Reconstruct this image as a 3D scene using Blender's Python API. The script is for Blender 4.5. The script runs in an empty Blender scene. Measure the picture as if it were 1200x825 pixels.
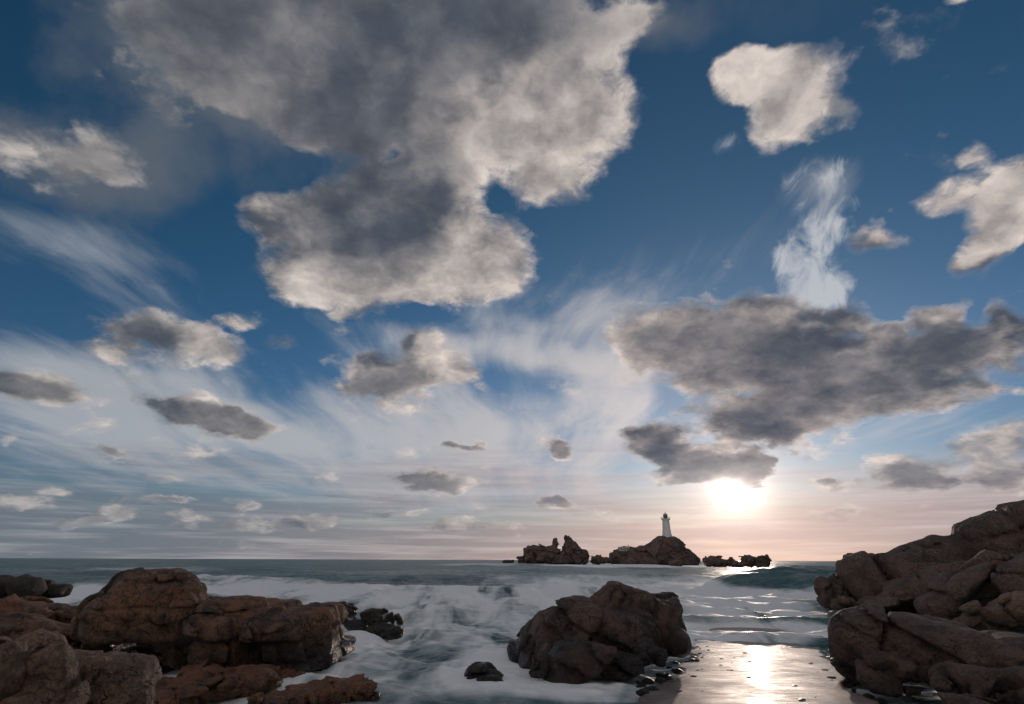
import bpy, bmesh, math, random
import numpy as np
from mathutils import Matrix, Vector

# ------------------------------------------------------------------ camera
sc = bpy.context.scene
PITCH, ROLL, FOC = math.radians(20.06), math.radians(0.21), 667.0
CAM = np.array([0.0, 0.0, 3.1])
_F = np.array([0, math.cos(PITCH), math.sin(PITCH)])
_U0 = np.array([0, -math.sin(PITCH), math.cos(PITCH)])
_R0 = np.array([1.0, 0, 0])
_R = _R0 * math.cos(ROLL) + _U0 * math.sin(ROLL)
_U = _U0 * math.cos(ROLL) - _R0 * math.sin(ROLL)
cam_data = bpy.data.cameras.new('camera'); cam_data.lens = 36 * FOC / 1200; cam_data.sensor_width = 36
cam_data.clip_start = 0.1; cam_data.clip_end = 100000
cam = bpy.data.objects.new('camera', cam_data); sc.collection.objects.link(cam)
cam.matrix_world = Matrix([[_R[0], _U[0], -_F[0], CAM[0]], [_R[1], _U[1], -_F[1], CAM[1]], [_R[2], _U[2], -_F[2], CAM[2]], [0, 0, 0, 1]])
sc.camera = cam

def ray(px, py):
    """unit direction towards a point of the photograph (1200 x 825)"""
    d = _F + _R * ((px - 600) / FOC) - _U * ((py - 412.5) / FOC)
    return d / np.linalg.norm(d)

# ------------------------------------------------------------------ sun, exposure
SUN = ray(862, 572)
SUN_EL = math.asin(SUN[2]); SUN_AZ = math.atan2(SUN[0], SUN[1])
sd = bpy.data.lights.new('sun', 'SUN'); sd.energy = .6; sd.angle = math.radians(1.2); sd.color = (1.0, 0.80, 0.66)
sun = bpy.data.objects.new('sun', sd); sc.collection.objects.link(sun)
sun.rotation_euler = Vector(SUN).to_track_quat('Z', 'Y').to_euler(); sun.location = (60, 200, 80)
sc.view_settings.view_transform = 'Standard'; sc.view_settings.look = 'None'
sc.view_settings.exposure = 0.3; sc.view_settings.gamma = 1.0
sc.cycles.use_denoising = True; sc.cycles.use_adaptive_sampling = True
sc.cycles.max_bounces = 5; sc.cycles.adaptive_threshold = .02; sc.cycles.adaptive_min_samples = 8

# ------------------------------------------------------------------ node helper
class N:
    def __init__(s, tree): s.t = tree; s.n = tree.nodes; s.l = tree.links
    def node(s, typ, **kw):
        n = s.n.new(typ)
        for k, v in kw.items(): setattr(n, k, v)
        return n
    def put(s, sock, v):
        if isinstance(v, bpy.types.NodeSocket): s.l.new(v, sock)
        elif v is not None: sock.default_value = v
    def math(s, op, a, b=None, c=None, clamp=False):
        n = s.node('ShaderNodeMath', operation=op, use_clamp=clamp)
        for i, v in enumerate((a, b, c)): s.put(n.inputs[i], v)
        return n.outputs[0]
    def vec(s, op, a, b=None, scale=None):
        n = s.node('ShaderNodeVectorMath', operation=op)
        s.put(n.inputs[0], a); s.put(n.inputs[1], b)
        if scale is not None: s.put(n.inputs['Scale'], scale)
        return n.outputs['Value'] if op in ('DOT_PRODUCT', 'LENGTH', 'DISTANCE') else n.outputs[0]
    def noise(s, v, scale, detail=4, rough=.5, dist=0.0, color=False, typ='FBM', lac=2.0):
        n = s.node('ShaderNodeTexNoise', noise_type=typ)
        s.put(n.inputs['Vector'], v); n.inputs['Scale'].default_value = scale
        n.inputs['Detail'].default_value = detail; n.inputs['Roughness'].default_value = rough
        n.inputs['Distortion'].default_value = dist; n.inputs['Lacunarity'].default_value = lac
        return n.outputs['Color' if color else 'Fac']
    def voro(s, v, scale, feature='F1', detail=0, rough=.5, out='Distance', smooth=None):
        n = s.node('ShaderNodeTexVoronoi', feature=feature)
        s.put(n.inputs['Vector'], v); n.inputs['Scale'].default_value = scale
        n.inputs['Detail'].default_value = detail; n.inputs['Roughness'].default_value = rough
        if smooth is not None and 'Smoothness' in n.inputs: n.inputs['Smoothness'].default_value = smooth
        return n.outputs[out]
    def map(s, v, a, b, c=0.0, d=1.0, kind='SMOOTHSTEP'):
        n = s.node('ShaderNodeMapRange', interpolation_type=kind)
        s.put(n.inputs[0], v)
        for i, x in enumerate((a, b, c, d)): s.put(n.inputs[1 + i], x)
        return n.outputs[0]
    def mix(s, f, a, b, blend='MIX'):
        n = s.node('ShaderNodeMix', data_type='RGBA', blend_type=blend)
        s.put(n.inputs[0], f)
        for i, v in ((6, a), (7, b)):
            if isinstance(v, tuple) and len(v) == 3: v = v + (1,)
            s.put(n.inputs[i], v)
        return n.outputs[2]
    def mapping(s, v, loc=(0, 0, 0), rot=(0, 0, 0), scale=(1, 1, 1), typ='POINT'):
        n = s.node('ShaderNodeMapping', vector_type=typ)
        s.put(n.inputs['Vector'], v); n.inputs['Location'].default_value = loc
        n.inputs['Rotation'].default_value = rot; n.inputs['Scale'].default_value = scale
        return n.outputs[0]

# ------------------------------------------------------------------ sky
# each cloud mass: photograph position of its middle, half width, half height, tilt (degrees, clockwise), weight
CUMULUS = [
 # large bank overhead
 (595,105,165,140,0,1.2),(665,150,105,120,0,1.1),(420,40,270,150,0,1.0),(235,50,150,110,0,.3),(560,-20,140,110,0,1.1),(640,228,55,40,0,.8),(285,195,70,50,10,-.8),(452,178,30,26,30,-.6),(590,238,36,18,20,-.4),(430,225,100,55,0,.55),(790,40,60,70,0,-.6),
 (105,190,150,50,5,.45),(215,205,60,44,0,.35),(390,160,130,60,25,.55),(500,180,80,70,0,.8),
 # bank below it
 (445,290,195,105,6,1.3),(335,250,60,60,0,.8),(575,285,80,62,0,1.0),(500,240,90,70,0,.9),(375,335,95,50,0,.85),(520,345,90,36,0,.9),(610,310,45,45,0,.6),
 # upper right
 (905,105,88,58,20,1.1),(865,85,45,40,-20,.8),(895,155,52,36,0,.9),(940,100,55,45,0,.7),(985,132,34,22,0,.6),
 (1195,230,66,66,0,1.4),(1165,290,74,38,-30,1.2),(1110,222,64,32,0,.75),(1025,278,64,30,0,.9),(1125,170,30,16,10,.6),(1090,-4,80,26,0,.9),(750,5,95,44,0,.5),
 # dark bank over the sun
 (855,412,170,80,6,1.5),(765,385,72,46,0,1.0),(975,400,80,52,0,1.0),(885,362,52,36,0,.9),(1030,450,165,56,-6,1.4),(915,498,120,50,0,1.2),(1085,410,100,48,-8,1.1),
 (1175,402,95,36,0,1.2),(1098,372,48,26,0,.9),(1090,465,95,42,-12,1.0),(770,512,66,32,0,1.1),(835,544,98,32,4,1.35),(884,550,30,26,0,1.0),(785,558,58,16,0,.9),
 # right side
 (965,563,44,19,0,1.1),(1055,556,86,27,0,1.2),(1182,563,64,25,0,1.15),(1165,520,100,34,-15,1.1),(1195,372,44,34,0,1.0),(1145,350,26,18,0,.45),(990,603,70,15,0,.65),(1195,462,26,13,0,.6),(1040,570,90,12,0,.4),
 # left side
 (195,388,100,44,24,1.15),(258,415,58,36,0,.9),(140,408,44,24,20,.6),(282,368,48,18,0,.65),(325,400,36,18,0,.55),(372,422,34,16,0,.6),
 (480,447,112,46,-4,1.1),(540,437,46,32,0,.8),(500,408,44,30,0,.7),(572,460,18,10,0,.6),(425,440,50,30,0,.6),
 (60,453,105,27,10,1.1),(268,493,112,28,8,1.2),(225,484,50,24,0,.7),(122,533,44,11,12,.8),(60,510,34,10,0,.6),(-5,520,22,12,0,.7),
 (650,523,31,17,0,1.0),(545,528,50,11,8,.75),(505,565,62,20,0,1.15),(655,589,32,13,0,1.35),(195,582,48,12,0,1.01),(185,556,30,7,8,.6),(670,562,36,8,0,.5),
 (150,598,40,9,0,.9),(440,604,44,8,0,.8),(505,622,60,7,0,.7),(300,588,26,7,0,.7),(90,612,60,8,0,.7),(700,600,36,8,0,.6),(420,575,26,6,0,.6),(25,592,52,15,0,1.15),(230,607,92,14,0,1.01),(550,613,52,13,0,0.94),(375,608,50,11,0,0.81),(75,577,36,9,0,0.81),(605,620,34,9,0,0.81),(482,602,24,6,0,0.81),(320,612,80,12,0,0.81),(120,607,60,9,0,0.68),
]
THICK = [
 (440,265,140,95,10,1.1),(370,120,240,120,15,.9),(560,10,220,100,0,1.1),(420,30,260,110,0,.6),(110,195,160,60,0,.7),(500,200,80,60,0,.6),(200,80,170,110,0,.6),
 (850,408,160,62,5,1.35),(905,498,110,42,0,1.1),(1060,425,95,38,-8,1.0),(1010,455,140,42,0,1.1),(830,545,92,28,4,1.3),(884,550,28,24,0,.9),(765,514,52,22,0,1.0),(785,568,50,12,0,.9),
 (262,494,100,24,8,1.3),(500,567,52,15,0,1.3),(655,589,28,11,0,1.2),(455,452,80,34,0,.9),(175,380,75,30,24,.9),(650,524,25,12,0,1.1),(40,455,80,20,8,1.0),(1170,566,46,15,0,.9),(1060,560,66,17,0,.9),
 (1140,402,90,26,0,.8),(545,528,44,9,8,.9),(122,533,40,9,12,.8),(195,582,44,10,0,.8),(965,564,30,12,0,.7),
]
VEIL = [   # high thin streaks
 (60,440,330,105,12,1.0),(120,340,240,70,18,.35),(300,510,360,85,10,1.05),(560,510,260,80,5,.95),(60,540,300,60,0,.6),(690,470,140,80,-10,.7),(650,345,190,90,10,.45),(735,445,70,70,0,.6),(640,380,150,70,-8,.5),(180,300,330,60,15,.42),(980,250,260,110,-20,.30),(1100,330,180,60,-15,.35),(820,300,160,60,-20,.30),(620,290,220,70,-10,.32),(400,420,260,60,12,.35),(560,400,120,40,0,.4),(120,265,170,55,15,.5),
 (420,400,150,60,20,.35),(480,385,80,26,10,.55),(1000,480,260,90,-5,.45),(1150,500,160,60,0,.5),(640,420,160,30,8,.5),(400,470,150,40,30,.5),(960,210,60,45,0,.45),(600,575,500,50,0,.6),
]
SOFT = [(235,55,190,150,10,.9),(115,185,185,75,5,1.0),(380,120,260,150,15,.8),(60,30,60,60,0,.3),(770,15,110,60,0,.45),(960,190,90,60,0,.25)]
PLUME = [(955,312,58,74,0,.95),(955,345,66,36,0,.8),(915,295,30,45,-20,.6),(950,235,62,62,0,.5),(985,270,26,50,20,.45),(975,200,30,30,0,.35),(850,165,30,14,0,.2)]

world = bpy.data.worlds.new('World'); sc.world = world; world.use_nodes = True
world.cycles.sampling_method = 'MANUAL'; world.cycles.sample_map_resolution = 512

def blob_sum(g, v, blobs):
    acc = None
    for (cx, cy, rx, ry, rot, w) in blobs:
        c = ray(cx, cy); k = 1.0 / math.hypot(math.hypot((cx - 600) / FOC, (cy - 412.5) / FOC), 1)
        a = math.radians(rot)
        ex = ray(cx + 2 * math.cos(a), cy + 2 * math.sin(a)) - c; ey = ray(cx - 2 * math.sin(a), cy + 2 * math.cos(a)) - c
        sx, sy = np.linalg.norm(ex) / 2 * rx, np.linalg.norm(ey) / 2 * ry
        X = ex / np.linalg.norm(ex); Y = ey - X * ey.dot(X); Y /= np.linalg.norm(Y); Z = np.cross(X, Y)
        m = Matrix([[X[0], Y[0], Z[0]], [X[1], Y[1], Z[1]], [X[2], Y[2], Z[2]]])
        gr = g.node('ShaderNodeTexGradient', gradient_type='SPHERICAL'); g.l.new(v, gr.inputs[0])
        tm = gr.texture_mapping; tm.vector_type = 'TEXTURE'
        tm.translation = tuple(c); tm.rotation = tuple(m.to_euler()); tm.scale = (sx, sy, .8)
        acc = g.math('MULTIPLY_ADD', gr.outputs['Fac'], w, acc if acc is not None else 0.0)
    return acc

def group(name, ins, outs):
    t = bpy.data.node_groups.new(name, 'ShaderNodeTree')
    for n_, ty in ins: t.interface.new_socket(n_, in_out='INPUT', socket_type=ty)
    for n_, ty in outs: t.interface.new_socket(n_, in_out='OUTPUT', socket_type=ty)
    g = N(t); return t, g, g.node('NodeGroupInput'), g.node('NodeGroupOutput')

def build_density():
    t, g, gi, go = group('cumulus', [('Vector', 'NodeSocketVector')], [('Density', 'NodeSocketFloat'), ('Thick', 'NodeSocketFloat'), ('Fine', 'NodeSocketFloat'), ('Relief', 'NodeSocketFloat')])
    v = gi.outputs[0]
    z = g.node('ShaderNodeSeparateXYZ'); g.l.new(v, z.inputs[0]); z = g.math('MAXIMUM', z.outputs[2], 0.0)
    per = g.math('MULTIPLY_ADD', z, .62, .27)                                   # features shrink towards the horizon
    q = g.vec('DIVIDE', v, g.node('ShaderNodeCombineXYZ').outputs[0])
    cmb = q.node.inputs[1].links[0].from_node
    for i in range(3): g.put(cmb.inputs[i], per)
    q = g.mapping(q, scale=(1, 1, 1.15))
    w1 = g.vec('SUBTRACT', g.noise(q, 1.6, 3, .5, color=True), (.5, .5, .5))
    w2 = g.vec('SUBTRACT', g.noise(q, 7.0, 4, .55, color=True), (.5, .5, .5))
    w1 = g.mapping(w1, scale=(1, 1, .6))
    vw = g.vec('ADD', v, g.vec('SCALE', w1, scale=g.math('MULTIPLY', per, .26)))
    vw = g.vec('ADD', vw, g.vec('SCALE', w2, scale=g.math('MULTIPLY', per, .09)))
    D = blob_sum(g, vw, CUMULUS); S = blob_sum(g, vw, THICK)
    # behind and beside the photograph the same broken cloud goes on
    sep = g.node('ShaderNodeSeparateXYZ'); g.l.new(v, sep.inputs[0])
    out = g.map(g.vec('DOT_PRODUCT', v, tuple(_F)), .70, .45)
    wild = g.map(g.noise(q, .8, 2, .5), .38, .55)
    D = g.math('MULTIPLY_ADD', g.math('MULTIPLY', wild, out), .9, D)
    S = g.math('MULTIPLY_ADD', g.math('MULTIPLY', wild, out), .5, S)
    n = g.math('SUBTRACT', g.noise(q, 4.0, 8, .58), .5)
    vor = g.math('SUBTRACT', .42, g.voro(g.vec('ADD', q, g.vec('SCALE', w2, scale=.25)), 6.0, 'F1', 0))
    d = g.math('MULTIPLY_ADD', n, 2.2, g.math('MINIMUM', D, 1.3))
    d = g.math('MULTIPLY_ADD', vor, .35, d)
    g.put(go.inputs[0], g.math('SUBTRACT', d, .24)); g.put(go.inputs[1], g.math('MULTIPLY_ADD', n, .6, S))
    g.put(go.inputs[2], g.noise(g.vec('ADD', q, g.vec('SCALE', w2, scale=.12)), 9.0, 6, .6))
    tos = g.vec('NORMALIZE', g.vec('SUBTRACT', tuple(SUN * 3), v))
    n_s = g.noise(g.vec('ADD', q, g.vec('SCALE', tos, scale=.08)), 2.8, 4, .5)
    g.put(go.inputs[3], g.math('SUBTRACT', g.noise(q, 2.8, 4, .5), n_s))
    return t

def build_world():
    g = N(world.node_tree); g.n.clear()
    co = g.node('ShaderNodeTexCoord').outputs['Generated']
    v = g.vec('NORMALIZE', co)
    sky = g.node('ShaderNodeTexSky', sky_type='NISHITA')
    sky.sun_disc = False; sky.sun_elevation = SUN_EL; sky.sun_rotation = SUN_AZ
    sky.air_density = 1.0; sky.dust_density = .3; sky.ozone_density = 4.0; sky.altitude = 0
    sep = g.node('ShaderNodeSeparateXYZ'); g.l.new(v, sep.inputs[0]); z = sep.outputs[2]
    zc = g.math('MAXIMUM', z, 0.0)
    mu = g.vec('DOT_PRODUCT', v, tuple(SUN))
    ang = g.math('ARCCOSINE', g.math('MINIMUM', mu, .99999))      # angle from the sun
    near = g.math('EXPONENT', g.math('MULTIPLY', ang, -5.0))
    near2 = g.math('EXPONENT', g.math('MULTIPLY', ang, -44.0))
    wide = g.math('EXPONENT', g.math('MULTIPLY', ang, -2.0))
    SK = 10.0  # colours below are written as seen; the background strength is 0.1
    def col(c): return tuple(x * SK for x in c) + (1,)
    tint = g.mix(g.map(zc, .02, .62), (.63, .645, .70), (.365, .59, .57))
    base = g.mix(1.0, sky.outputs[0], tint, 'MULTIPLY')
    # ---- high veil: streaks running away towards the sun
    den = g.math('ADD', zc, .10)
    cmb = g.node('ShaderNodeCombineXYZ')
    g.put(cmb.inputs[0], g.math('DIVIDE', sep.outputs[0], den)); g.put(cmb.inputs[1], g.math('DIVIDE', sep.outputs[1], den))
    pl = cmb.outputs[0]
    st = g.mapping(pl, rot=(0, 0, SUN_AZ + .25), scale=(1.5, .28, 1))
    wv = g.vec('SUBTRACT', g.noise(pl, .7, 3, .5, color=True), (.5, .5, .5))
    st = g.vec('ADD', st, g.vec('SCALE', wv, scale=.9))
    sn = g.noise(st, 1.1, 8, .58)
    V = blob_sum(g, g.vec('ADD', v, g.vec('SCALE', wv, scale=.06)), VEIL)
    out = g.map(g.vec('DOT_PRODUCT', v, tuple(_F)), .70, .45)
    V = g.math('MULTIPLY_ADD', out, .35, V)
    va = g.map(g.math('MULTIPLY_ADD', g.math('SUBTRACT', sn, .5), 3.2, V), .26, 1.2)
    vcol = g.mix(wide, col((.27, .30, .335)), col((.64, .57, .53)))
    c1 = g.mix(g.math('MULTIPLY', va, .85), base, vcol)
    # ---- low grey bank over the sea
    hb = g.mapping(v, scale=(2.2, 2.2, 26))
    hn = g.noise(hb, 1.0, 6, .55, .3)
    lowz = g.math('MULTIPLY_ADD', g.math('SUBTRACT', hn, .5), .26, zc)
    la = g.map(lowz, .185, .03)
    lcol = g.mix(g.map(wide, .15, .8, kind='LINEAR'), col((.118, .140, .178)), col((.42, .30, .29)))
    lcol = g.mix(g.map(g.noise(g.mapping(v, scale=(3, 3, 60)), 1.3, 5, .6), .42, .68), lcol, g.mix(wide, col((.20, .235, .27)), col((.62, .45, .42))))
    c2 = g.mix(g.math('MULTIPLY', la, .88), c1, lcol)
    # ---- glow of the sun through the thin cloud round it
    c2 = g.mix(1.0, c2, g.mix(near2, (0, 0, 0, 1), col((2.1, 1.75, 1.55))), 'ADD')
    c2 = g.mix(1.0, c2, g.mix(near, (0, 0, 0, 1), col((.17, .12, .11))), 'ADD')
    # ---- torn white plume
    fib = g.noise(g.mapping(v, rot=(0, .25, 0), scale=(24, 12, 13)), 1.0, 6, .56, 1.2)
    P = blob_sum(g, g.vec('ADD', v, g.vec('SCALE', g.vec('SUBTRACT', g.noise(v, 14, 4, .6, color=True), (.5, .5, .5)), scale=.05)), PLUME)
    pa = g.map(g.math('MULTIPLY_ADD', g.math('SUBTRACT', fib, .5), 3.0, P), .15, 1.1)
    pa = g.math('MULTIPLY', pa, g.map(P, .04, .30))
    c2 = g.mix(g.math('MULTIPLY', pa, .66), c2, col((.55, .55, .56)))
    # ---- soft grey cloud without edges
    Q = blob_sum(g, g.vec('ADD', v, g.vec('SCALE', g.vec('SUBTRACT', g.noise(v, 5, 5, .6, color=True), (.5, .5, .5)), scale=.22)), SOFT)
    sa = g.map(g.math('MULTIPLY_ADD', g.math('SUBTRACT', g.noise(v, 4.5, 6, .55), .5), 1.3, Q), .05, .85)
    c2 = g.mix(g.math('MULTIPLY', sa, .85), c2, col((.088, .105, .130)))
    # ---- cumulus, looked up twice: here and a step towards the sun
    dt = build_density()
    def dens(vv):
        n = g.node('ShaderNodeGroup'); n.node_tree = dt; g.put(n.inputs[0], vv); return n.outputs
    d0, th, fine, relief = dens(v)
    tos = g.vec('SUBTRACT', tuple(SUN), v)
    step = g.math('MULTIPLY', g.math('ADD', zc, .14), .20)
    tos = g.vec('SCALE', g.vec('NORMALIZE', tos), scale=step)
    d1 = dens(g.vec('NORMALIZE', g.vec('ADD', v, tos)))[0]
    lit = g.map(g.math('SUBTRACT', d0, d1), -.45, .60)            # faces turned to the sun
    thin = g.math('EXPONENT', g.math('MULTIPLY', g.math('MAXIMUM', d0, 0.0), -2.4))
    core = g.map(th, .10, .62)
    alpha = g.map(d0, -.10, g.math('MULTIPLY', g.map(fine, .35, .62, .85, .34), g.math('MULTIPLY_ADD', core, -.55, 1.0)))
    dark = g.mix(wide, col((.058, .069, .088)), col((.044, .051, .072)))
    light = g.mix(wide, col((.52, .475, .435)), col((.72, .58, .51)))
    L = g.math('ADD', g.math('MULTIPLY', lit, .56), g.math('MULTIPLY', thin, .34))
    L = g.math('MULTIPLY_ADD', g.math('SUBTRACT', fine, .5), .55, L)
    L = g.math('MULTIPLY', g.math('MAXIMUM', L, .08), g.math('MULTIPLY_ADD', core, -.70, 1.0))
    L = g.math('MULTIPLY_ADD', relief, g.math('MULTIPLY_ADD', core, -1.35, 2.2), L)
    L = g.math('SMOOTH_MAX', L, 0.0, .12, clamp=True)
    front = g.map(mu, .25, -.5)
    L = g.math('MULTIPLY_ADD', front, .6, L, clamp=True)
    light = g.mix(front, light, col((.66, .57, .50)))
    L = g.math('ADD', L, g.math('MULTIPLY', g.math('POWER', thin, 2.2), g.math('MULTIPLY', wide, 1.0)), clamp=True)
    dark = g.mix(1.0, dark, g.mix(g.map(fine, .30, .70, kind='LINEAR'), (.78, .79, .82, 1), (1.25, 1.24, 1.22, 1)), 'MULTIPLY')
    light = g.mix(1.0, light, g.mix(g.map(fine, .32, .64, kind='LINEAR'), (.66, .67, .69, 1), (1.10, 1.10, 1.10, 1)), 'MULTIPLY')
    ccol = g.mix(L, dark, light)
    ccol = g.mix(1.0, ccol, g.mix(g.math('MULTIPLY', near2, g.math('MULTIPLY_ADD', thin, .9, .02)), (0, 0, 0, 1), col((2.2, 1.8, 1.6))), 'ADD')
    far = g.map(zc, .0, .20, .42, 1.0)                             # low clouds fade into the air
    c3 = g.mix(g.math('MULTIPLY', alpha, g.math('MULTIPLY', far, .96)), c2, ccol)
    # below the horizon
    c3 = g.mix(g.map(z, -.002, -.02), c3, col((.05, .07, .08)))
    bg = g.node('ShaderNodeBackground'); g.put(bg.inputs[0], c3); bg.inputs[1].default_value = .1
    o = g.node('ShaderNodeOutputWorld'); g.l.new(bg.outputs[0], o.inputs[0])
build_world()

# ------------------------------------------------------------------ field helpers
rng = np.random.default_rng(7)
_TAB = rng.random(32 ** 3).astype(np.float32)
def vnoise(p):
    """smooth value noise, p (n,3) -> 0..1"""
    out = np.empty(len(p), np.float32)
    for a in range(0, len(p), 16384):
        pc = p[a:a + 16384]; fl = np.floor(pc); f = (pc - fl).astype(np.float32); f = f * f * f * (f * (f * 6 - 15) + 10)
        i = fl.astype(np.int32) & 31; j = (i + 1) & 31
        x0, x1 = i[:, 0] << 10, j[:, 0] << 10; y0, y1 = i[:, 1] << 5, j[:, 1] << 5; z0, z1 = i[:, 2], j[:, 2]
        fx, fy, fz = f[:, 0], f[:, 1], f[:, 2]; T = _TAB.take
        def ln(u, w, t): return u + (w - u) * t
        y00 = y0 + z0; y10 = y1 + z0; y01 = y0 + z1; y11 = y1 + z1
        lo_ = ln(ln(T(x0 + y00), T(x1 + y00), fx), ln(T(x0 + y10), T(x1 + y10), fx), fy)
        hi_ = ln(ln(T(x0 + y01), T(x1 + y01), fx), ln(T(x0 + y11), T(x1 + y11), fx), fy)
        out[a:a + 16384] = ln(lo_, hi_, fz)
    return out
def fbm(p, freq, octs=4, gain=.5, ridged=False):
    out = np.zeros(len(p), np.float32); amp = 1.0; tot = 0
    for o in range(octs):
        n = vnoise(p * freq * 2 ** o + 7.31 * o)
        if ridged: n = 1 - np.abs(2 * n - 1)
        out += amp * (n - .5); tot += amp; amp *= gain
    return out / tot * 2
def smooth(x, a, b):
    t = np.clip((x - a) / (b - a), 0, 1); return t * t * (3 - 2 * t)
def ground(px, py, z=0.0):
    d = ray(px, py); t = (z - CAM[2]) / d[2]; return CAM + d * t
def at(px, py, dist):
    """point seen at (px,py) of the photograph, dist metres away over the ground"""
    d = ray(px, py); return CAM + d * (dist / math.hypot(d[0], d[1]))
def project(x, y, z):
    p = np.stack([x - CAM[0], y - CAM[1], z - CAM[2]], -1)
    w = p @ _F; return 600 + FOC * (p @ _R) / w, 412.5 - FOC * (p @ _U) / w

def surface_nets(V, org, h):
    nx, ny, nz = V.shape; S = V < 0
    cs = np.zeros((nx - 1, ny - 1, nz - 1), np.int8)
    off = [(a, b, c) for a in (0, 1) for b in (0, 1) for c in (0, 1)]
    for a, b, c in off: cs += S[a:nx - 1 + a, b:ny - 1 + b, c:nz - 1 + c]
    act = np.argwhere((cs > 0) & (cs < 8)); idx = -np.ones(cs.shape, np.int32)
    idx[act[:, 0], act[:, 1], act[:, 2]] = np.arange(len(act))
    val = np.stack([V[act[:, 0] + a, act[:, 1] + b, act[:, 2] + c] for a, b, c in off], 1)
    pos = np.zeros((len(act), 3)); cnt = np.zeros(len(act))
    for m in range(8):
        for n in range(m + 1, 8):
            d = np.array(off[n]) - np.array(off[m])
            if np.abs(d).sum() != 1: continue
            k = (val[:, m] < 0) != (val[:, n] < 0)
            t = val[k, m] / (val[k, m] - val[k, n])
            pos[k] += np.array(off[m]) + t[:, None] * d; cnt[k] += 1
    verts = (act + pos / cnt[:, None]) * h + org
    quads = []
    for ax in range(3):
        sl0 = [slice(None)] * 3; sl1 = [slice(None)] * 3; sl0[ax] = slice(0, -1); sl1[ax] = slice(1, None)
        e = np.argwhere(S[tuple(sl0)] != S[tuple(sl1)]); b, c = (ax + 1) % 3, (ax + 2) % 3
        e = e[(e[:, b] > 0) & (e[:, c] > 0) & (e[:, b] < V.shape[b] - 1) & (e[:, c] < V.shape[c] - 1)]
        def cell(db, dc):
            q = e.copy(); q[:, b] -= db; q[:, c] -= dc; return idx[q[:, 0], q[:, 1], q[:, 2]]
        q = np.stack([cell(1, 1), cell(0, 1), cell(0, 0), cell(1, 0)], 1)
        flip = ~S[tuple(e.T)]
        q[flip] = q[flip][:, ::-1]; quads.append(q)
    return verts, np.concatenate(quads)

def link_mesh(name, verts, faces, mat, parent=None, loc=None, flat=False):
    verts = np.asarray(verts, np.float64)
    if loc is not None: verts = verts - np.asarray(loc)
    me = bpy.data.meshes.new(name)
    faces = np.asarray(faces, np.int32)
    if faces.ndim == 2:
        n, k = faces.shape
        me.vertices.add(len(verts)); me.vertices.foreach_set('co', verts.astype(np.float32).ravel())
        me.loops.add(n * k); me.loops.foreach_set('vertex_index', faces.ravel())
        me.polygons.add(n); me.polygons.foreach_set('loop_start', np.arange(n, dtype=np.int32) * k)
        me.update(calc_edges=True); me.validate()
        if not flat: me.polygons.foreach_set('use_smooth', np.ones(len(me.polygons), bool))
    me.materials.append(mat)
    o = bpy.data.objects.new(name, me); sc.collection.objects.link(o)
    if loc is not None: o.location = tuple(loc)
    if parent is not None: o.parent = parent
    return o
def tag(o, label=None, cat=None, group=None, kind=None):
    for k, v in (('label', label), ('category', cat), ('group', group), ('kind', kind)):
        if v: o[k] = v
    return o

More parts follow.
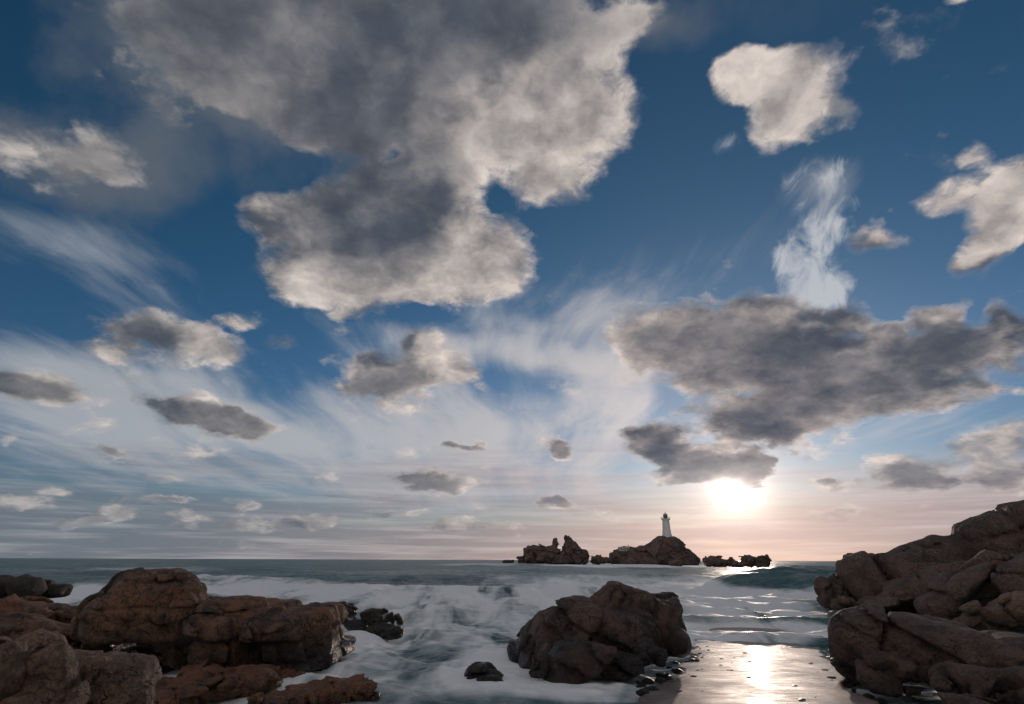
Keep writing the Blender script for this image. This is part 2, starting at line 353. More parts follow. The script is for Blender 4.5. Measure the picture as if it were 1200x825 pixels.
# ------------------------------------------------------------------ materials
def material(name):
    m = bpy.data.materials.new(name); m.use_nodes = True
    g = N(m.node_tree); b = g.n['Principled BSDF']; return m, g, b
def rock_material(name, warm, grey, stain, stain_amt=.5, wet_z=.7, scale=1.0, grain=1.0, wet_dark=.45):
    m, g, b = material(name)
    co = g.node('ShaderNodeTexCoord').outputs['Object']
    geo = g.node('ShaderNodeNewGeometry'); pz = g.node('ShaderNodeSeparateXYZ'); g.l.new(geo.outputs['Position'], pz.inputs[0])
    co = g.mapping(co, scale=(1 / scale,) * 3)
    n1 = g.noise(co, .7, 5, .6); n2 = g.noise(co, 3.2, 6, .65); n3 = g.noise(co, 26, 5, .7)
    c = g.mix(g.map(n1, .36, .64), warm + (1,), grey + (1,))
    c = g.mix(g.math('MULTIPLY', g.map(g.math('MULTIPLY_ADD', n1, .6, g.math('MULTIPLY', n2, .7)), .62, .72), stain_amt), c, stain + (1,))
    lich = g.map(g.noise(g.mapping(co, (4, 9, 2)), 2.0, 8, .7), .56, .66)
    c = g.mix(g.math('MULTIPLY', lich, .75), c, (.035, .032, .030, 1))
    pale = g.map(g.noise(g.mapping(co, (14, 3, 7)), 1.6, 8, .72), .58, .70)
    c = g.mix(g.math('MULTIPLY', pale, .6), c, (.27, .22, .18, 1))
    c = g.mix(1.0, c, g.mix(g.map(n3, .3, .7), (.52, .50, .49, 1), (1.42, 1.42, 1.42, 1)), 'MULTIPLY')
    # thin dark joints
    warp = g.vec('ADD', co, g.vec('SCALE', g.noise(co, 1.5, 4, .6, color=True), scale=.8))
    j = g.voro(g.mapping(warp, rot=(.3, .5, .2), scale=(1, 1, 1.7)), 1.1, 'DISTANCE_TO_EDGE')
    joint = g.math('MULTIPLY', g.map(j, .0, .026, 1.0, 0.0), g.map(g.noise(co, .55, 3, .5), .50, .60))
    j2 = g.voro(g.mapping(warp, rot=(.9, .2, .6), scale=(1, .7, 1.5)), 2.7, 'DISTANCE_TO_EDGE')
    joint = g.math('MAXIMUM', joint, g.math('MULTIPLY', g.map(j2, .0, .030, .85, 0.0), g.map(g.noise(g.mapping(co, (7, 1, 3)), .8, 3, .5), .50, .58)))
    c = g.mix(g.math('MULTIPLY', joint, .8), c, (.02, .017, .015, 1))
    wetn = g.math('MULTIPLY_ADD', g.math('SUBTRACT', n2, .5), 1.6 * wet_z + .3, pz.outputs[2])
    wet = g.map(wetn, wet_z * .5, wet_z * 1.25 + .05, 1.0, 0.0)
    c = g.mix(wet, c, g.mix(1.0, c, (wet_dark, wet_dark, wet_dark, 1), 'MULTIPLY'))
    g.put(b.inputs['Base Color'], c)
    g.put(b.inputs['Roughness'], g.math('MULTIPLY_ADD', wet, -.42, g.map(n2, .3, .7, .62, .85)))
    b.inputs['Specular IOR Level'].default_value = .4
    h = g.math('MULTIPLY_ADD', n3, .16, g.math('MULTIPLY', n2, 1.1))
    h = g.math('MULTIPLY_ADD', joint, -.55, h)
    h = g.math('MULTIPLY_ADD', g.noise(co, 90, 3, .7), .05, h)
    bp = g.node('ShaderNodeBump'); bp.inputs['Strength'].default_value = 1.0; bp.inputs['Distance'].default_value = .17 * scale * grain
    g.put(bp.inputs['Height'], h); g.l.new(bp.outputs[0], b.inputs['Normal'])
    return m
M = {}
M['left']  = rock_material('red_brown_granite', (0.230, 0.116, 0.068), (0.136, 0.085, 0.060), (0.051, 0.036, 0.030), .8, 1.0, wet_dark=.32)
M['rust']  = rock_material('rust_granite', (0.219, 0.097, 0.055), (0.110, 0.065, 0.045), (0.245, 0.110, 0.051), .5, .25, wet_dark=.55)
M['near']  = rock_material('pale_brown_granite', (0.246, 0.148, 0.101), (0.159, 0.109, 0.083), (0.072, 0.051, 0.040), .5, .1)
M['mid']   = rock_material('dark_granite', (0.146, 0.090, 0.071), (0.085, 0.065, 0.056), (0.035, 0.029, 0.025), .7, .95, wet_dark=.32)
M['right'] = rock_material('brown_granite', (0.149, 0.094, 0.074), (0.101, 0.073, 0.061), (0.055, 0.040, 0.034), .6, .65, wet_dark=.38)
M['head']  = rock_material('headland_granite', (0.170, 0.110, 0.088), (0.117, 0.086, 0.073), (0.059, 0.046, 0.039), .5, .8, 2.2)
M['wetrock'] = rock_material('wet_dark_rock', (0.080, 0.058, 0.048), (0.052, 0.042, 0.037), (0.032, 0.027, 0.024), .5, 1.2)
M['islet'] = rock_material('islet_rock', (0.192, 0.125, 0.104), (0.138, 0.098, 0.088), (0.075, 0.055, 0.049), .5, 1.0, 14.0)

# ------------------------------------------------------------------ rocks
def lumps_to_world(lumps):
    out = []
    for L in lumps:
        px, py, rx, ry, dist, rd = L[:6]; rot = math.radians(L[6]) if len(L) > 6 else 0; p = L[7] if len(L) > 7 else 2.8
        c = at(px, py, dist); k = (c - CAM).dot(_F) / FOC
        az = math.atan2(c[0], c[1]); X = np.array([math.cos(az), -math.sin(az), 0]); Y = np.array([math.sin(az), math.cos(az), 0]); Z = np.array([0, 0, 1.0])
        X2 = X * math.cos(rot) - Z * math.sin(rot); Z2 = X * math.sin(rot) + Z * math.cos(rot)   # rot clockwise as seen
        out.append((c, np.stack([X2, Y, Z2]), np.array([rx * k, rd, ry * k * 1.06]), p))
    return out
def rock_shape(name, lumps, mat, label, cat='rock', seed=0, px_res=1.8, blend=.12, amp=.16, block=1.1, crack=.10, tilt=.22, zmin=-.7, strata=0.0, group=None, fine=.035, shrink=0.0, joints=None, step=1.3):
    W = lumps_to_world(lumps); r = np.random.default_rng(seed + 11)
    lo = np.min([c - np.abs(A.T) @ s for c, A, s, p in W], 0) - .45 * max(1, block / 1.5); hi = np.max([c + np.abs(A.T) @ s for c, A, s, p in W], 0) + .45 * max(1, block / 1.5)
    lo[2] = max(lo[2], zmin); hi[2] = max(hi[2], lo[2] + .5)
    dist = np.mean([np.hypot(c[0], c[1]) for c, *_ in W]); h = px_res * dist / FOC
    while np.prod((hi - lo) / h) > 1.0e6: h *= 1.08
    n = np.ceil((hi - lo) / h).astype(int) + 2
    gx, gy, gz = [lo[i] + h * np.arange(n[i]) for i in range(3)]
    P = np.stack(np.meshgrid(gx, gy, gz, indexing='ij'), -1).reshape(-1, 3).astype(np.float32)
    so = (r.random(3) * 50).astype(np.float32); acc = None
    for c, A, s, p in W:
        q = np.abs((P - c.astype(np.float32)) @ (A.T / s).astype(np.float32))
        kk = (q * q * (q if p > 2.65 else np.sqrt(q))).sum(1) ** (1 / (3 if p > 2.65 else 2.5)); f = (kk - 1) * np.float32(s.min() * .9)
        if acc is None: acc = f
        else:
            m = np.minimum(acc, f); acc = m - blend * np.log1p(np.exp(-np.minimum(np.abs(acc - f), 20 * blend) / blend))
    acc = acc + np.float32(shrink + amp * .45 + blend * .35)
    band = np.abs(acc) < amp * 1.3 + tilt * .36 * block + crack * 1.7 + fine + 2.5 * h
    Q = P[band]; f = acc[band]
    f = f + amp * 1.1 * fbm(Q + so, .55 / block, 3, .5)
    ext = hi - lo
    rotm = (np.array([[math.cos(.5 + seed), -math.sin(.5 + seed), 0], [math.sin(.5 + seed), math.cos(.5 + seed), 0], [0, 0, 1]]) @ np.diag([1, .8, 1.25])).astype(np.float32)
    cen = lo.astype(np.float32)
    QW = Q + np.stack([fbm(Q + so + 20 * k, .9 / block, 2) for k in range(3)], 1) * np.float32(.13 * block)
    # joints: large blocks, then on near rocks smaller ones within them
    for nrm, sp in joints or ():                                # sets of parallel joints: slabs standing a little in or out
        nrm = np.array(nrm, np.float32); nrm /= np.linalg.norm(nrm)
        wv = (Q - cen) + np.stack([fbm(Q + so + 31 + 20 * k, .45 / block, 2) for k in range(3)], 1) * np.float32(.16 * sp)
        t = wv @ nrm / sp + r.random() * 7; t = t + .28 * np.sin(t * 2.3 + r.random() * 6); ix = np.floor(t).astype(int); fr = t - ix
        e = np.minimum(fr, 1 - fr) * sp; off = (r.random(400).astype(np.float32) - .5)[ix % 400]
        here = smooth(fbm(Q + so + 77 + sp, .4 / block, 2), -.35, .25)
        f = f + off * amp * step * smooth(e, 0, .03 + .3 * h) + crack * 1.6 * (.25 + .75 * here) * np.exp(-(e / (.035 * block + .5 * h)) ** 2)
    for lev, (bs, wgt) in enumerate(((block, .0 if joints else 1.0), (block * .5, .32))):
        if wgt == 0: continue
        if lev and dist > 30: break
        ns = int(np.clip(np.prod(ext) / bs ** 3, 10, 100 if lev == 0 else 170))
        seeds = (lo + r.random((ns, 3)) * ext).astype(np.float32); rn = (r.random(ns) - .5).astype(np.float32)
        nv = r.normal(size=(ns, 3)) * np.array([1, 1, .7]); nv = (nv / np.linalg.norm(nv, axis=1)[:, None]).astype(np.float32)
        sw = (seeds - cen) @ rotm; s2 = (sw ** 2).sum(1)
        F1 = np.empty(len(Q), np.float32); F2 = np.empty(len(Q), np.float32); I = np.empty(len(Q), int)
        for a in range(0, len(Q), 30000):
            qa = (QW[a:a + 30000] - cen) @ rotm
            d = (qa ** 2).sum(1)[:, None] + s2[None] - 2 * qa @ sw.T
            i1 = d.argmin(1); ar = np.arange(len(d)); F1[a:a + 30000] = d[ar, i1]; d[ar, i1] = 1e9; F2[a:a + 30000] = d.min(1); I[a:a + 30000] = i1
        e = np.sqrt(np.maximum(F2, 0)) - np.sqrt(np.maximum(F1, 0)); edge = smooth(e, 0, .14 * bs)
        f = f + wgt * edge * (rn[I] * amp * 1.2 + np.clip(tilt * ((Q - seeds[I]) * nv[I]).sum(1) * .6, -tilt * .36 * bs, tilt * .36 * bs))
        here = smooth(fbm(Q + so + 5 + 9 * lev, .5 / bs, 2), -.55 + .4 * lev, .15 + .4 * lev)
        f = f + crack * 1.7 * wgt * here * np.exp(-(e / (.045 * bs + .5 * h)) ** 2)
    if strata: f = f + strata * np.sin((Q[:, 2] + .12 * Q[:, 0] + fbm(Q, .6, 3) * .35) * 15 / block)
    f = f + fine * fbm(Q + so, 2.4 / block, 4, .6, ridged=True)
    acc[band] = f; V = acc.reshape(n)
    V[:, :, 0] = np.maximum(V[:, :, 0], .001)
    for sl in ((0,), (-1,)): V[sl[0]] = np.maximum(V[sl[0]], .001); V[:, sl[0]] = np.maximum(V[:, sl[0]], .001)
    V[:, :, -1] = np.maximum(V[:, :, -1], .001)
    v, q = surface_nets(V, lo, h)
    lab = np.arange(len(v))                                   # keep only the main piece
    while True:
        mn = lab[q].min(1); new = lab.copy()
        for k in range(4): np.minimum.at(new, q[:, k], mn)
        new = new[new]
        if (new == lab).all(): break
        lab = new
    big = np.bincount(lab).argmax(); keep = lab == big; q = q[keep[q[:, 0]]]
    ren = np.cumsum(keep) - 1; v = v[keep]; q = ren[q]
    loc = np.array([(lo[0] + hi[0]) / 2, (lo[1] + hi[1]) / 2, max(lo[2], 0)])
    return name, v, q, mat, loc, label, cat, group
ROCKS = []; WATERLINE = []
def make_rock(*a, **k): ROCKS.append((a, k))
def link_rocks():
    from concurrent.futures import ThreadPoolExecutor
    with ThreadPoolExecutor(4) as ex: done = list(ex.map(lambda r: rock_shape(*r[0], **r[1]), ROCKS))
    for name, v, q, mat, loc, label, cat, group in done:
        WATERLINE.append(v[np.abs(v[:, 2]) < .12][:, :2])
        tag(link_mesh(name, v, q, mat, loc=loc), label, cat, group)
# ---- left shore
make_rock('boulder', [(182,702,54,38,20.3,1.4,0,3.2),(185,694,44,28,20.3,1.2,0,3.2),(122,728,26,28,20,1.2,0,3.0),(218,734,44,30,20.1,1.2,0,3.2),(165,734,50,22,20.2,1.2,10,3)],
    M['left'], 'tall rounded red-brown boulder, highest of the left shore rocks', 'boulder', 3, 1.5, amp=.14, block=1.0, crack=.13, tilt=.14, step=1.7, strata=.006, joints=[((.95, -.3, .12), .95), ((.1, -.2, 1), .9)])
make_rock('rock_ledge', [(330,750,78,32,19.8,1.5,2,3.2),(290,754,60,36,19.9,1.4,0,3.2),(370,760,32,34,19.4,1.2,14,3.0),(262,738,34,26,20.2,1.2,0,3.2),(340,768,60,26,19.6,1.1,0,3.2),(262,776,50,20,20.6,1.0,0,3.2)],
    M['left'], 'long dark brown ledge running right from the tall boulder to the foam', 'rock ledge', 5, 1.5, amp=.22, block=.8, crack=.14, tilt=.16, step=2.2, joints=[((.95, -.35, .2), .8), ((.05, -.15, 1), .5), ((.5, .85, .1), .9)])
make_rock('rock_ledge', [(110,782,130,30,22,1.2,0,3),(40,748,110,24,22.2,1.5,3,3),(190,774,70,26,21.8,1.0,0,3)],
    M['left'], 'dark stepped rock base in the recess under the tall boulder', 'rock ledge', 8, 1.8, amp=.22, block=.8, crack=.12, tilt=.3, strata=.02)
make_rock('rock_slab', [(35,728,75,20,25,2.0,8,3.2),(-10,722,50,18,25.5,1.8,0,3),(75,734,28,13,24.6,1.2,0,3)],
    M['left'], 'low flat brown slab at the left edge behind the near boulders', 'rock slab', 13, 1.7, amp=.16, block=.9, strata=.02)
make_rock('rock', [(20,692,50,12,42,2.2,2,3),(-20,688,40,13,43,2.2,0,3),(62,692,24,11,42,1.8,5,3)],
    M['wetrock'], 'low dark rock at far left with surf breaking over its end', 'rock', 15, 1.4, amp=.22, block=1.6, zmin=-1)
make_rock('boulder', [(105,800,76,46,11.6,1.0,6,2.9),(135,800,48,42,11.5,.9,0,2.9),(150,830,34,44,11.4,.8,0,2.8)],
    M['near'], 'broad pale brown boulder nearest at the bottom left, beside dark recess', 'boulder', 17, 1.9, amp=.10, block=.75, crack=.07, tilt=.2, zmin=-.3, joints=[((.9, -.4, .35), .7), ((-.2, -.3, 1), .6)])
make_rock('boulder', [(40,798,34,46,11.2,.8,-18,2.6),(62,790,24,38,11.0,.6,-25,2.5),(30,845,52,40,10.8,.8,0,2.6)],
    M['near'], 'narrow leaning brown boulder between the corner boulder and the broad one', 'boulder', 19, 1.9, amp=.08, block=.7, crack=.08, tilt=.3, zmin=-.3)
make_rock('boulder', [(-8,790,30,50,10.8,.8,-8,2.6),(5,760,20,18,11,.6,0,2.6)],
    M['near'], 'rounded brown boulder cut off by the left edge of the picture', 'boulder', 21, 1.9, amp=.07, block=.7, crack=.08, tilt=.28, zmin=-.3)
make_rock('rock_slab', [(240,806,80,18,17.2,1.3,-3,3),(300,800,50,14,17.6,1.0,0,3),(205,822,50,20,16.2,1.2,0,3)],
    M['rust'], 'rust-red flat slab at the foot of the left ledge', 'rock slab', 23, 1.7, amp=.12, block=.55, crack=.07, tilt=.25, strata=.015)
make_rock('rock_slab', [(375,818,62,15,15.8,.8,-6,2.8),(330,824,50,14,15.4,.8,0,2.8),(410,812,30,10,16,.6,0,2.8)],
    M['rust'], 'low reddish wet slab at the bottom with white water behind it', 'rock slab', 25, 1.7, amp=.08, block=.5, crack=.05, tilt=.2)
make_rock('rock', [(338,792,24,12,17.9,.5,0,2.6)], M['rust'], 'small round reddish stone at the foot of the ledge by the water', 'rock', 26, 1.6, amp=.05, block=.5)
for k, (a, lab) in enumerate([((398,714,26,9,29,.9,-4,2.6), 'flattest wet rock of the cluster beyond the ledge, farthest left'), ((438,722,20,12,28,.7,5,2.6), 'dark wet rock in the middle of the surf-washed cluster beyond the ledge'),
        ((462,722,12,10,28.4,.5,10,2.5), 'small upright wet rock at the right of the surf-washed cluster'), ((452,738,26,10,27,.7,4,2.6), 'wet rock low in the foam in front of the surf-washed cluster'), ((412,730,18,10,27.6,.6,0,2.6), 'wet rock against the right end of the ledge, foam round it')]):
    make_rock('wet_rock', [(a[0], a[1] + 1, a[2] * .92, a[3] * .85) + a[4:], (a[0] + 8, a[1] + 5, a[2] * .5, a[3] * .7, a[4] - .3, a[5] * .7, 0, 2.6)], M['wetrock'], lab, 'rock', 30 + k, 1.3, amp=.08, block=1.3, crack=.05, zmin=-.5, group='wet rocks awash beyond the left ledge')
make_rock('wet_rock', [(560,798,24,22,17.2,.7,-6,2.6),(574,806,26,17,17,.7,12,2.6)], M['wetrock'], 'small dark rock awash at the bottom between ledge and middle rock', 'rock', 36, 1.5, amp=.07, block=.6)
# ---- middle
make_rock('rock_outcrop', [(740,711,48,28,20.8,1.5,12,2.8),(684,726,56,29,20.8,1.6,-18,2.8),(652,751,48,36,20.2,1.5,-28,2.8),(630,760,29,31,19.8,1.0,-18,2.8),(715,740,80,34,19.9,1.5,6,2.9),(765,725,34,32,20.4,1.2,10,2.8),
    (712,780,88,24,17.6,1.0,-2,3.0),(660,778,50,24,17.8,.9,0,2.8),(768,768,44,20,18.4,1.0,4,2.8),(796,752,20,22,19.6,.8,8,3.2),(640,792,34,14,17.6,.7,0,2.8)],
    M['mid'], 'big dark brown rock standing in the surf beside the slipway', 'rock', 49, 1.35, blend=.05, amp=.20, block=1.0, crack=.15, tilt=.16, fine=.05, step=2.2, shrink=.05, joints=[((.40, -.35, 1), .95), ((.85, .35, -.6), 1.1), ((.5, -.85, .35), 1.3)])
make_rock('wet_rock', [(776,700,14,5,42,.7,0,2.6),(790,699,12,4,42,.6,0,2.6)], M['wetrock'], 'flat black rock awash farther out behind the big middle rock', 'rock', 43, 1.2, amp=.1, block=1.0, zmin=-.5)
make_rock('wet_rock', [(785,711,16,5,38,.7,4,2.6),(768,707,9,6,38,.6,0,2.6)], M['wetrock'], 'flat black rock awash just behind the big middle rock', 'rock', 44, 1.2, amp=.1, block=1.0, zmin=-.5)
# ---- right shore
make_rock('boulder', [(1038,760,60,34,19.9,1.5,8,2.9),(1100,768,95,34,19.9,1.7,12,2.8),(1180,784,90,36,19.6,1.7,10,2.8),(1010,758,34,34,20.2,1.3,-8,3.2),(1250,792,80,46,19.5,1.7,6,2.8)],
    M['right'], 'long smooth brown boulder beside the end of the slipway on the right', 'boulder', 51, 1.5, amp=.14, block=1.4, crack=.11, tilt=.10, step=1.4, fine=.03, joints=[((.3, -.35, 1), .75), ((.9, -.3, -.5), 2.0)])
make_rock('boulder', [(1056,788,38,19,18.0,.7,4,2.8),(1032,787,18,17,18.1,.5,0,2.8)], M['right'], 'small brown boulder at the water channel below the long boulder, nearest slipway', 'boulder', 53, 1.5, amp=.10, block=.7, crack=.09, tilt=.4)
make_rock('boulder', [(1126,798,44,21,17.2,.8,6,2.7),(1152,804,34,18,17.0,.7,0,2.7)], M['right'], 'rounded brown boulder in the middle of the low row at bottom right', 'boulder', 55, 1.5, amp=.09, block=.8, crack=.09, tilt=.36)
make_rock('boulder', [(1190,812,42,26,16.2,.9,0,2.7),(1230,815,40,30,16.2,.9,0,2.7)], M['right'], 'brown boulder at the bottom right corner, cut off by the edge', 'boulder', 57, 1.5, amp=.09, block=.8, crack=.09, tilt=.36)
make_rock('rock_slab', [(1165,830,50,9,14.9,.5,5,2.7),(1130,824,24,6,15.3,.4,0,2.7)], M['right'], 'low wet brown slab at the very bottom right by the channel', 'rock slab', 59, 1.5, amp=.06, block=.6)
make_rock('headland', [(1185,654,130,44,52,5,-22,2.8),(1120,664,90,36,50,4.5,-30,2.8),(1060,672,70,30,48,4,-22,2.8),(1020,682,42,26,46,3.2,-20,2.8),(1240,646,110,58,52,6,-10,2.8),(1190,690,120,40,47,4,-8,2.8),(1090,696,60,24,46,3,-10,2.8)],
    M['head'], 'large brown rocky headland sloping up to the right edge', 'headland', 61, 1.35, blend=.4, amp=.36, block=3.2, crack=.24, tilt=.15, step=2.0, zmin=-1.2, fine=.10, joints=[((-.5, -.45, .75), 2.0), ((.75, -.5, .45), 3.4), ((.5, .8, .3), 4.0)])
make_rock('rock', [(980,690,26,17,45,2.0,-10,2.8),(975,697,18,12,44.6,1.6,0,2.8)], M['head'], 'blunt brown rock at the seaward tip of the headland', 'rock', 63, 1.3, amp=.25, block=1.6, zmin=-1)
make_rock('rock', [(988,706,17,10,41,1.0,0,2.6)], M['head'], 'small round rock at the waterline below the headland tip', 'rock', 65, 1.3, amp=.15, block=1.0, zmin=-1)
make_rock('rock_slab', [(1150,683,56,26,39,2.4,-32,2.8),(1120,700,40,20,38,2.0,-30,2.8)], M['head'], 'smooth rounded slab leaning against the headland above the channel', 'rock slab', 67, 1.3, amp=.2, block=2.4, crack=.14, tilt=.28, zmin=-1)
make_rock('rock_slab', [(1085,690,62,13,41,2.2,-18,2.8),(1050,700,40,9,40.5,1.8,-14,2.8)], M['head'], 'long thin slab along the foot of the headland above the surf', 'rock slab', 69, 1.3, amp=.2, block=2.0, crack=.14, tilt=.3, zmin=-1)
make_rock('rock_slab', [(1205,686,40,30,37,2.2,-20,2.8)], M['head'], 'dark rounded slab at right edge between headland and long boulder', 'rock slab', 70, 1.3, amp=.2, block=2.0, crack=.08, zmin=-1)
make_rock('boulder', [(1170,722,46,18,30,1.6,-4,2.6),(1205,715,30,22,30,1.6,0,2.6)], M['near'], 'pinkish boulder with white water at its left, behind the long boulder', 'boulder', 71, 1.4, amp=.14, block=1.0, crack=.08, zmin=-1)
make_rock('rock', [(997,655,9,6,95,2.4,0,3),(993,654,5,5,95,2,0,3)], M['head'], 'small square rock on the horizon behind the headland tip', 'rock', 73, 1.0, amp=.3, block=1.6, zmin=-1, group=None)
# ---- islets
make_rock('sea_stack', [(623,650,11,11,450,6,0,3.2),(640,651,16,10,450,8,0,3.2),(650,650,5,10,450,3.5,2,2.6),(650,642,3.2,7,450,2.4,2,2.6),(668,650,13,12,450,8,6,2.6),(667,640,7,9,450,5,6,2.4),(667,634,3.4,6,450,3,4,2.4),(676,652,14,9,450,8,0,2.8),(615,656,8,4,448,5,0,2.8),(662,655,28,6,446,8,0,3)],
    M['islet'], 'jagged brown sea stack with pinnacles left of the lighthouse islet', 'sea stack', 81, .75, blend=1.0, amp=1.3, block=4.5, crack=.5, tilt=.3, zmin=-2, shrink=-.35, fine=.5)
make_rock('islet', [(782,648,22,18,470,14,0,2.5),(770,650,26,14,470,14,-8,2.6),(800,651,18,11,470,12,20,2.6),(745,651,24,9,470,13,-6,3),(728,652,12,9,468,10,0,3.2),(772,657,46,6,466,16,0,3)],
    M['islet'], 'cone-shaped brown rock islet carrying the lighthouse', 'islet', 83, .75, blend=1.2, amp=1.2, block=5, crack=.4, tilt=.2, zmin=-2, shrink=-.35, fine=.5)
make_rock('skerry', [(706,657,12,4,460,6,0,2.8),(699,655,5,4,460,4,0,2.6)], M['islet'], 'low skerry in the gap between sea stack and lighthouse islet', 'skerry', 85, .75, blend=.8, amp=.9, block=4, crack=.6, zmin=-2, shrink=-.35)
make_rock('skerry', [(836,658,11,6,310,5,0,2.6),(852,659,12,5,310,5,0,2.6)], M['islet'], 'low brown skerry just right of the lighthouse islet', 'skerry', 87, .8, blend=.6, amp=.8, block=3, crack=.5, tilt=.3, zmin=-2, shrink=-.35, fine=.3)
make_rock('skerry', [(878,657,11,7,305,5,0,2.6),(894,658,9,7,305,5,0,2.6),(868,661,14,3,303,4,0,2.6)], M['islet'], 'lumpy skerry below the sun glow, right of the other skerries', 'skerry', 89, .8, blend=.6, amp=.8, block=3, crack=.5, tilt=.3, zmin=-2, shrink=-.35, fine=.3)
make_rock('skerry', [(792,660,8,3,330,3,0,2.6)], M['islet'], 'tiny rock awash in front of the lighthouse islet', 'skerry', 91, .7, amp=.4, block=2, zmin=-1, shrink=-.35)
make_rock('skerry', [(595,658,6,1.6,480,3,0,2.8)], M['islet'], 'tiny flat rock left of the jagged sea stack', 'skerry', 93, .6, amp=.4, block=2, zmin=-1, shrink=-.35)
link_rocks()
# ------------------------------------------------------------------ lighthouse
def lathe(name, prof, mat, parent, seg=32, square=False):
    vs, fs = [], []
    for r, z in prof:
        for k in range(seg):
            a = 2 * math.pi * k / seg; vs.append((r * math.cos(a), r * math.sin(a), z))
    for i in range(len(prof) - 1):
        for k in range(seg):
            fs.append((i * seg + k, i * seg + (k + 1) % seg, (i + 1) * seg + (k + 1) % seg, (i + 1) * seg + k))
    o = link_mesh(name, vs, fs, mat, parent)
    return o
def boxmesh(name, c, s, mat, parent, rz=0):
    bm = bmesh.new(); bmesh.ops.create_cube(bm, size=1)
    bmesh.ops.scale(bm, vec=s, verts=bm.verts); bmesh.ops.bevel(bm, geom=list(bm.edges), offset=min(s) * .06, segments=1, affect='EDGES')
    bmesh.ops.rotate(bm, matrix=Matrix.Rotation(rz, 3, 'Z'), verts=bm.verts); bmesh.ops.translate(bm, vec=c, verts=bm.verts)
    me = bpy.data.meshes.new(name); bm.to_mesh(me); bm.free(); me.materials.append(mat)
    o = bpy.data.objects.new(name, me); sc.collection.objects.link(o)
    if parent: o.parent = parent
    return o
def plain(name, col, rough=.6, metal=0.0, var=.15):
    m, g, b = material(name); co = g.node('ShaderNodeTexCoord').outputs['Object']
    n = g.noise(co, 1.3, 6, .65)
    g.put(b.inputs['Base Color'], g.mix(g.map(n, .35, .7), tuple(c * (1 - var) for c in col) + (1,), tuple(col) + (1,)))
    b.inputs['Roughness'].default_value = rough; b.inputs['Metallic'].default_value = metal
    return m
M['paint'] = plain('white_paint', (.80, .80, .80), .6, var=.2)
M['dim'] = plain('grey_render', (.42, .40, .38), .8)
M['dark'] = plain('dark_metal', (.05, .05, .055), .4)
M['glass'] = plain('lantern_glass', (.10, .12, .14), .08)
LH = at(782, 631.5, 470); S = 470 / FOC * 1.02   # metres per photograph pixel there
lh = bpy.data.objects.new('lighthouse', None); sc.collection.objects.link(lh); lh.location = tuple(LH + np.array([0, 0, -1.0]))
tag(lh, 'white tapered lighthouse tower on top of the brown islet', 'lighthouse')
lathe('base_drum', [(0, 0), (7.4 * S, 0), (7.2 * S, 3.2 * S), (6.6 * S, 3.5 * S), (6.6 * S, 3.0 * S), (0, 3.0 * S)], M['paint'], lh)
tw = lathe('tower', [(6.0 * S, 3.0 * S), (4.6 * S, 6.5 * S), (4.1 * S, 12 * S), (3.7 * S, 19 * S), (3.6 * S, 20.2 * S), (4.6 * S, 20.8 * S), (4.6 * S, 21.5 * S), (0, 21.5 * S)], M['paint'], lh)
for k, zz in enumerate((9, 13.5, 17.5)):
    rr = 4.25 - .05 * zz
    boxmesh('window', (.25 * S, -(rr + .12) * S, zz * S), (.7 * S, .5 * S, 1.1 * S), M['dark'], tw)
boxmesh('door', (0, -7.28 * S, 1.4 * S), (1.5 * S, .5 * S, 2.4 * S), M['dark'], lh)
gal = bpy.data.objects.new('gallery', None); gal = lathe('gallery', [(4.5 * S, 21.5 * S), (5.0 * S, 21.6 * S), (5.0 * S, 22.0 * S), (0, 22.0 * S)], M['paint'], lh)
for k in range(14):
    a = 2 * math.pi * k / 14; boxmesh('railing_post', (4.8 * S * math.cos(a), 4.8 * S * math.sin(a), 22.7 * S), (.16 * S, .16 * S, 1.5 * S), M['dark'], gal)
lathe('railing', [(4.75 * S, 23.35 * S), (4.9 * S, 23.35 * S), (4.9 * S, 23.55 * S), (4.75 * S, 23.55 * S), (4.75 * S, 23.35 * S)], M['dark'], gal)
lan = lathe('lantern', [(2.3 * S, 22 * S), (2.3 * S, 23.0 * S), (2.2 * S, 23.0 * S), (2.2 * S, 25.4 * S), (0, 25.4 * S)], M['glass'], lh)
for k in range(8):
    a = 2 * math.pi * k / 8; boxmesh('glazing_bar', (2.25 * S * math.cos(a), 2.25 * S * math.sin(a), 24.2 * S), (.18 * S, .18 * S, 2.6 * S), M['paint'], lan)
lathe('dome', [(2.6 * S, 25.3 * S), (2.6 * S, 25.6 * S), (2.0 * S, 26.6 * S), (1.0 * S, 27.3 * S), (.5 * S, 27.5 * S), (.45 * S, 28.1 * S), (.1 * S, 28.6 * S), (.1 * S, 29.8 * S), (0, 29.8 * S)], M['dim'], lh)
# keeper's hut and wall on the islet
hp = at(731, 644.5, 462); hut = bpy.data.objects.new('hut', None); sc.collection.objects.link(hut); hut.location = tuple(hp)
tag(hut, 'small pale flat-roofed hut low on the left shoulder of the lighthouse islet', 'hut')
boxmesh('wall', (0, 0, .6 * S), (11 * S, 5 * S, 4.0 * S), M['dim'], hut)
boxmesh('roof', (0, 0, 2.8 * S), (11.6 * S, 5.6 * S, .5 * S), M['paint'], hut)
boxmesh('chimney', (4.9 * S, 0, 3.8 * S), (1.0 * S, 1.0 * S, 2.2 * S), M['dim'], hut)
for x in (-3.2, 0, 3.2): boxmesh('window', (x * S, -2.6 * S, 1.0 * S), (1.1 * S, .4 * S, 1.2 * S), M['dark'], hut)
wp = at(773.5, 630.6, 468); yw = boxmesh('yard_wall', (0, 0, 0), (3.2 * S, 3 * S, 2.4 * S), M['dim'], None); yw.location = tuple(wp)
tag(yw, 'low grey store beside the foot of the lighthouse on its left', 'shed')
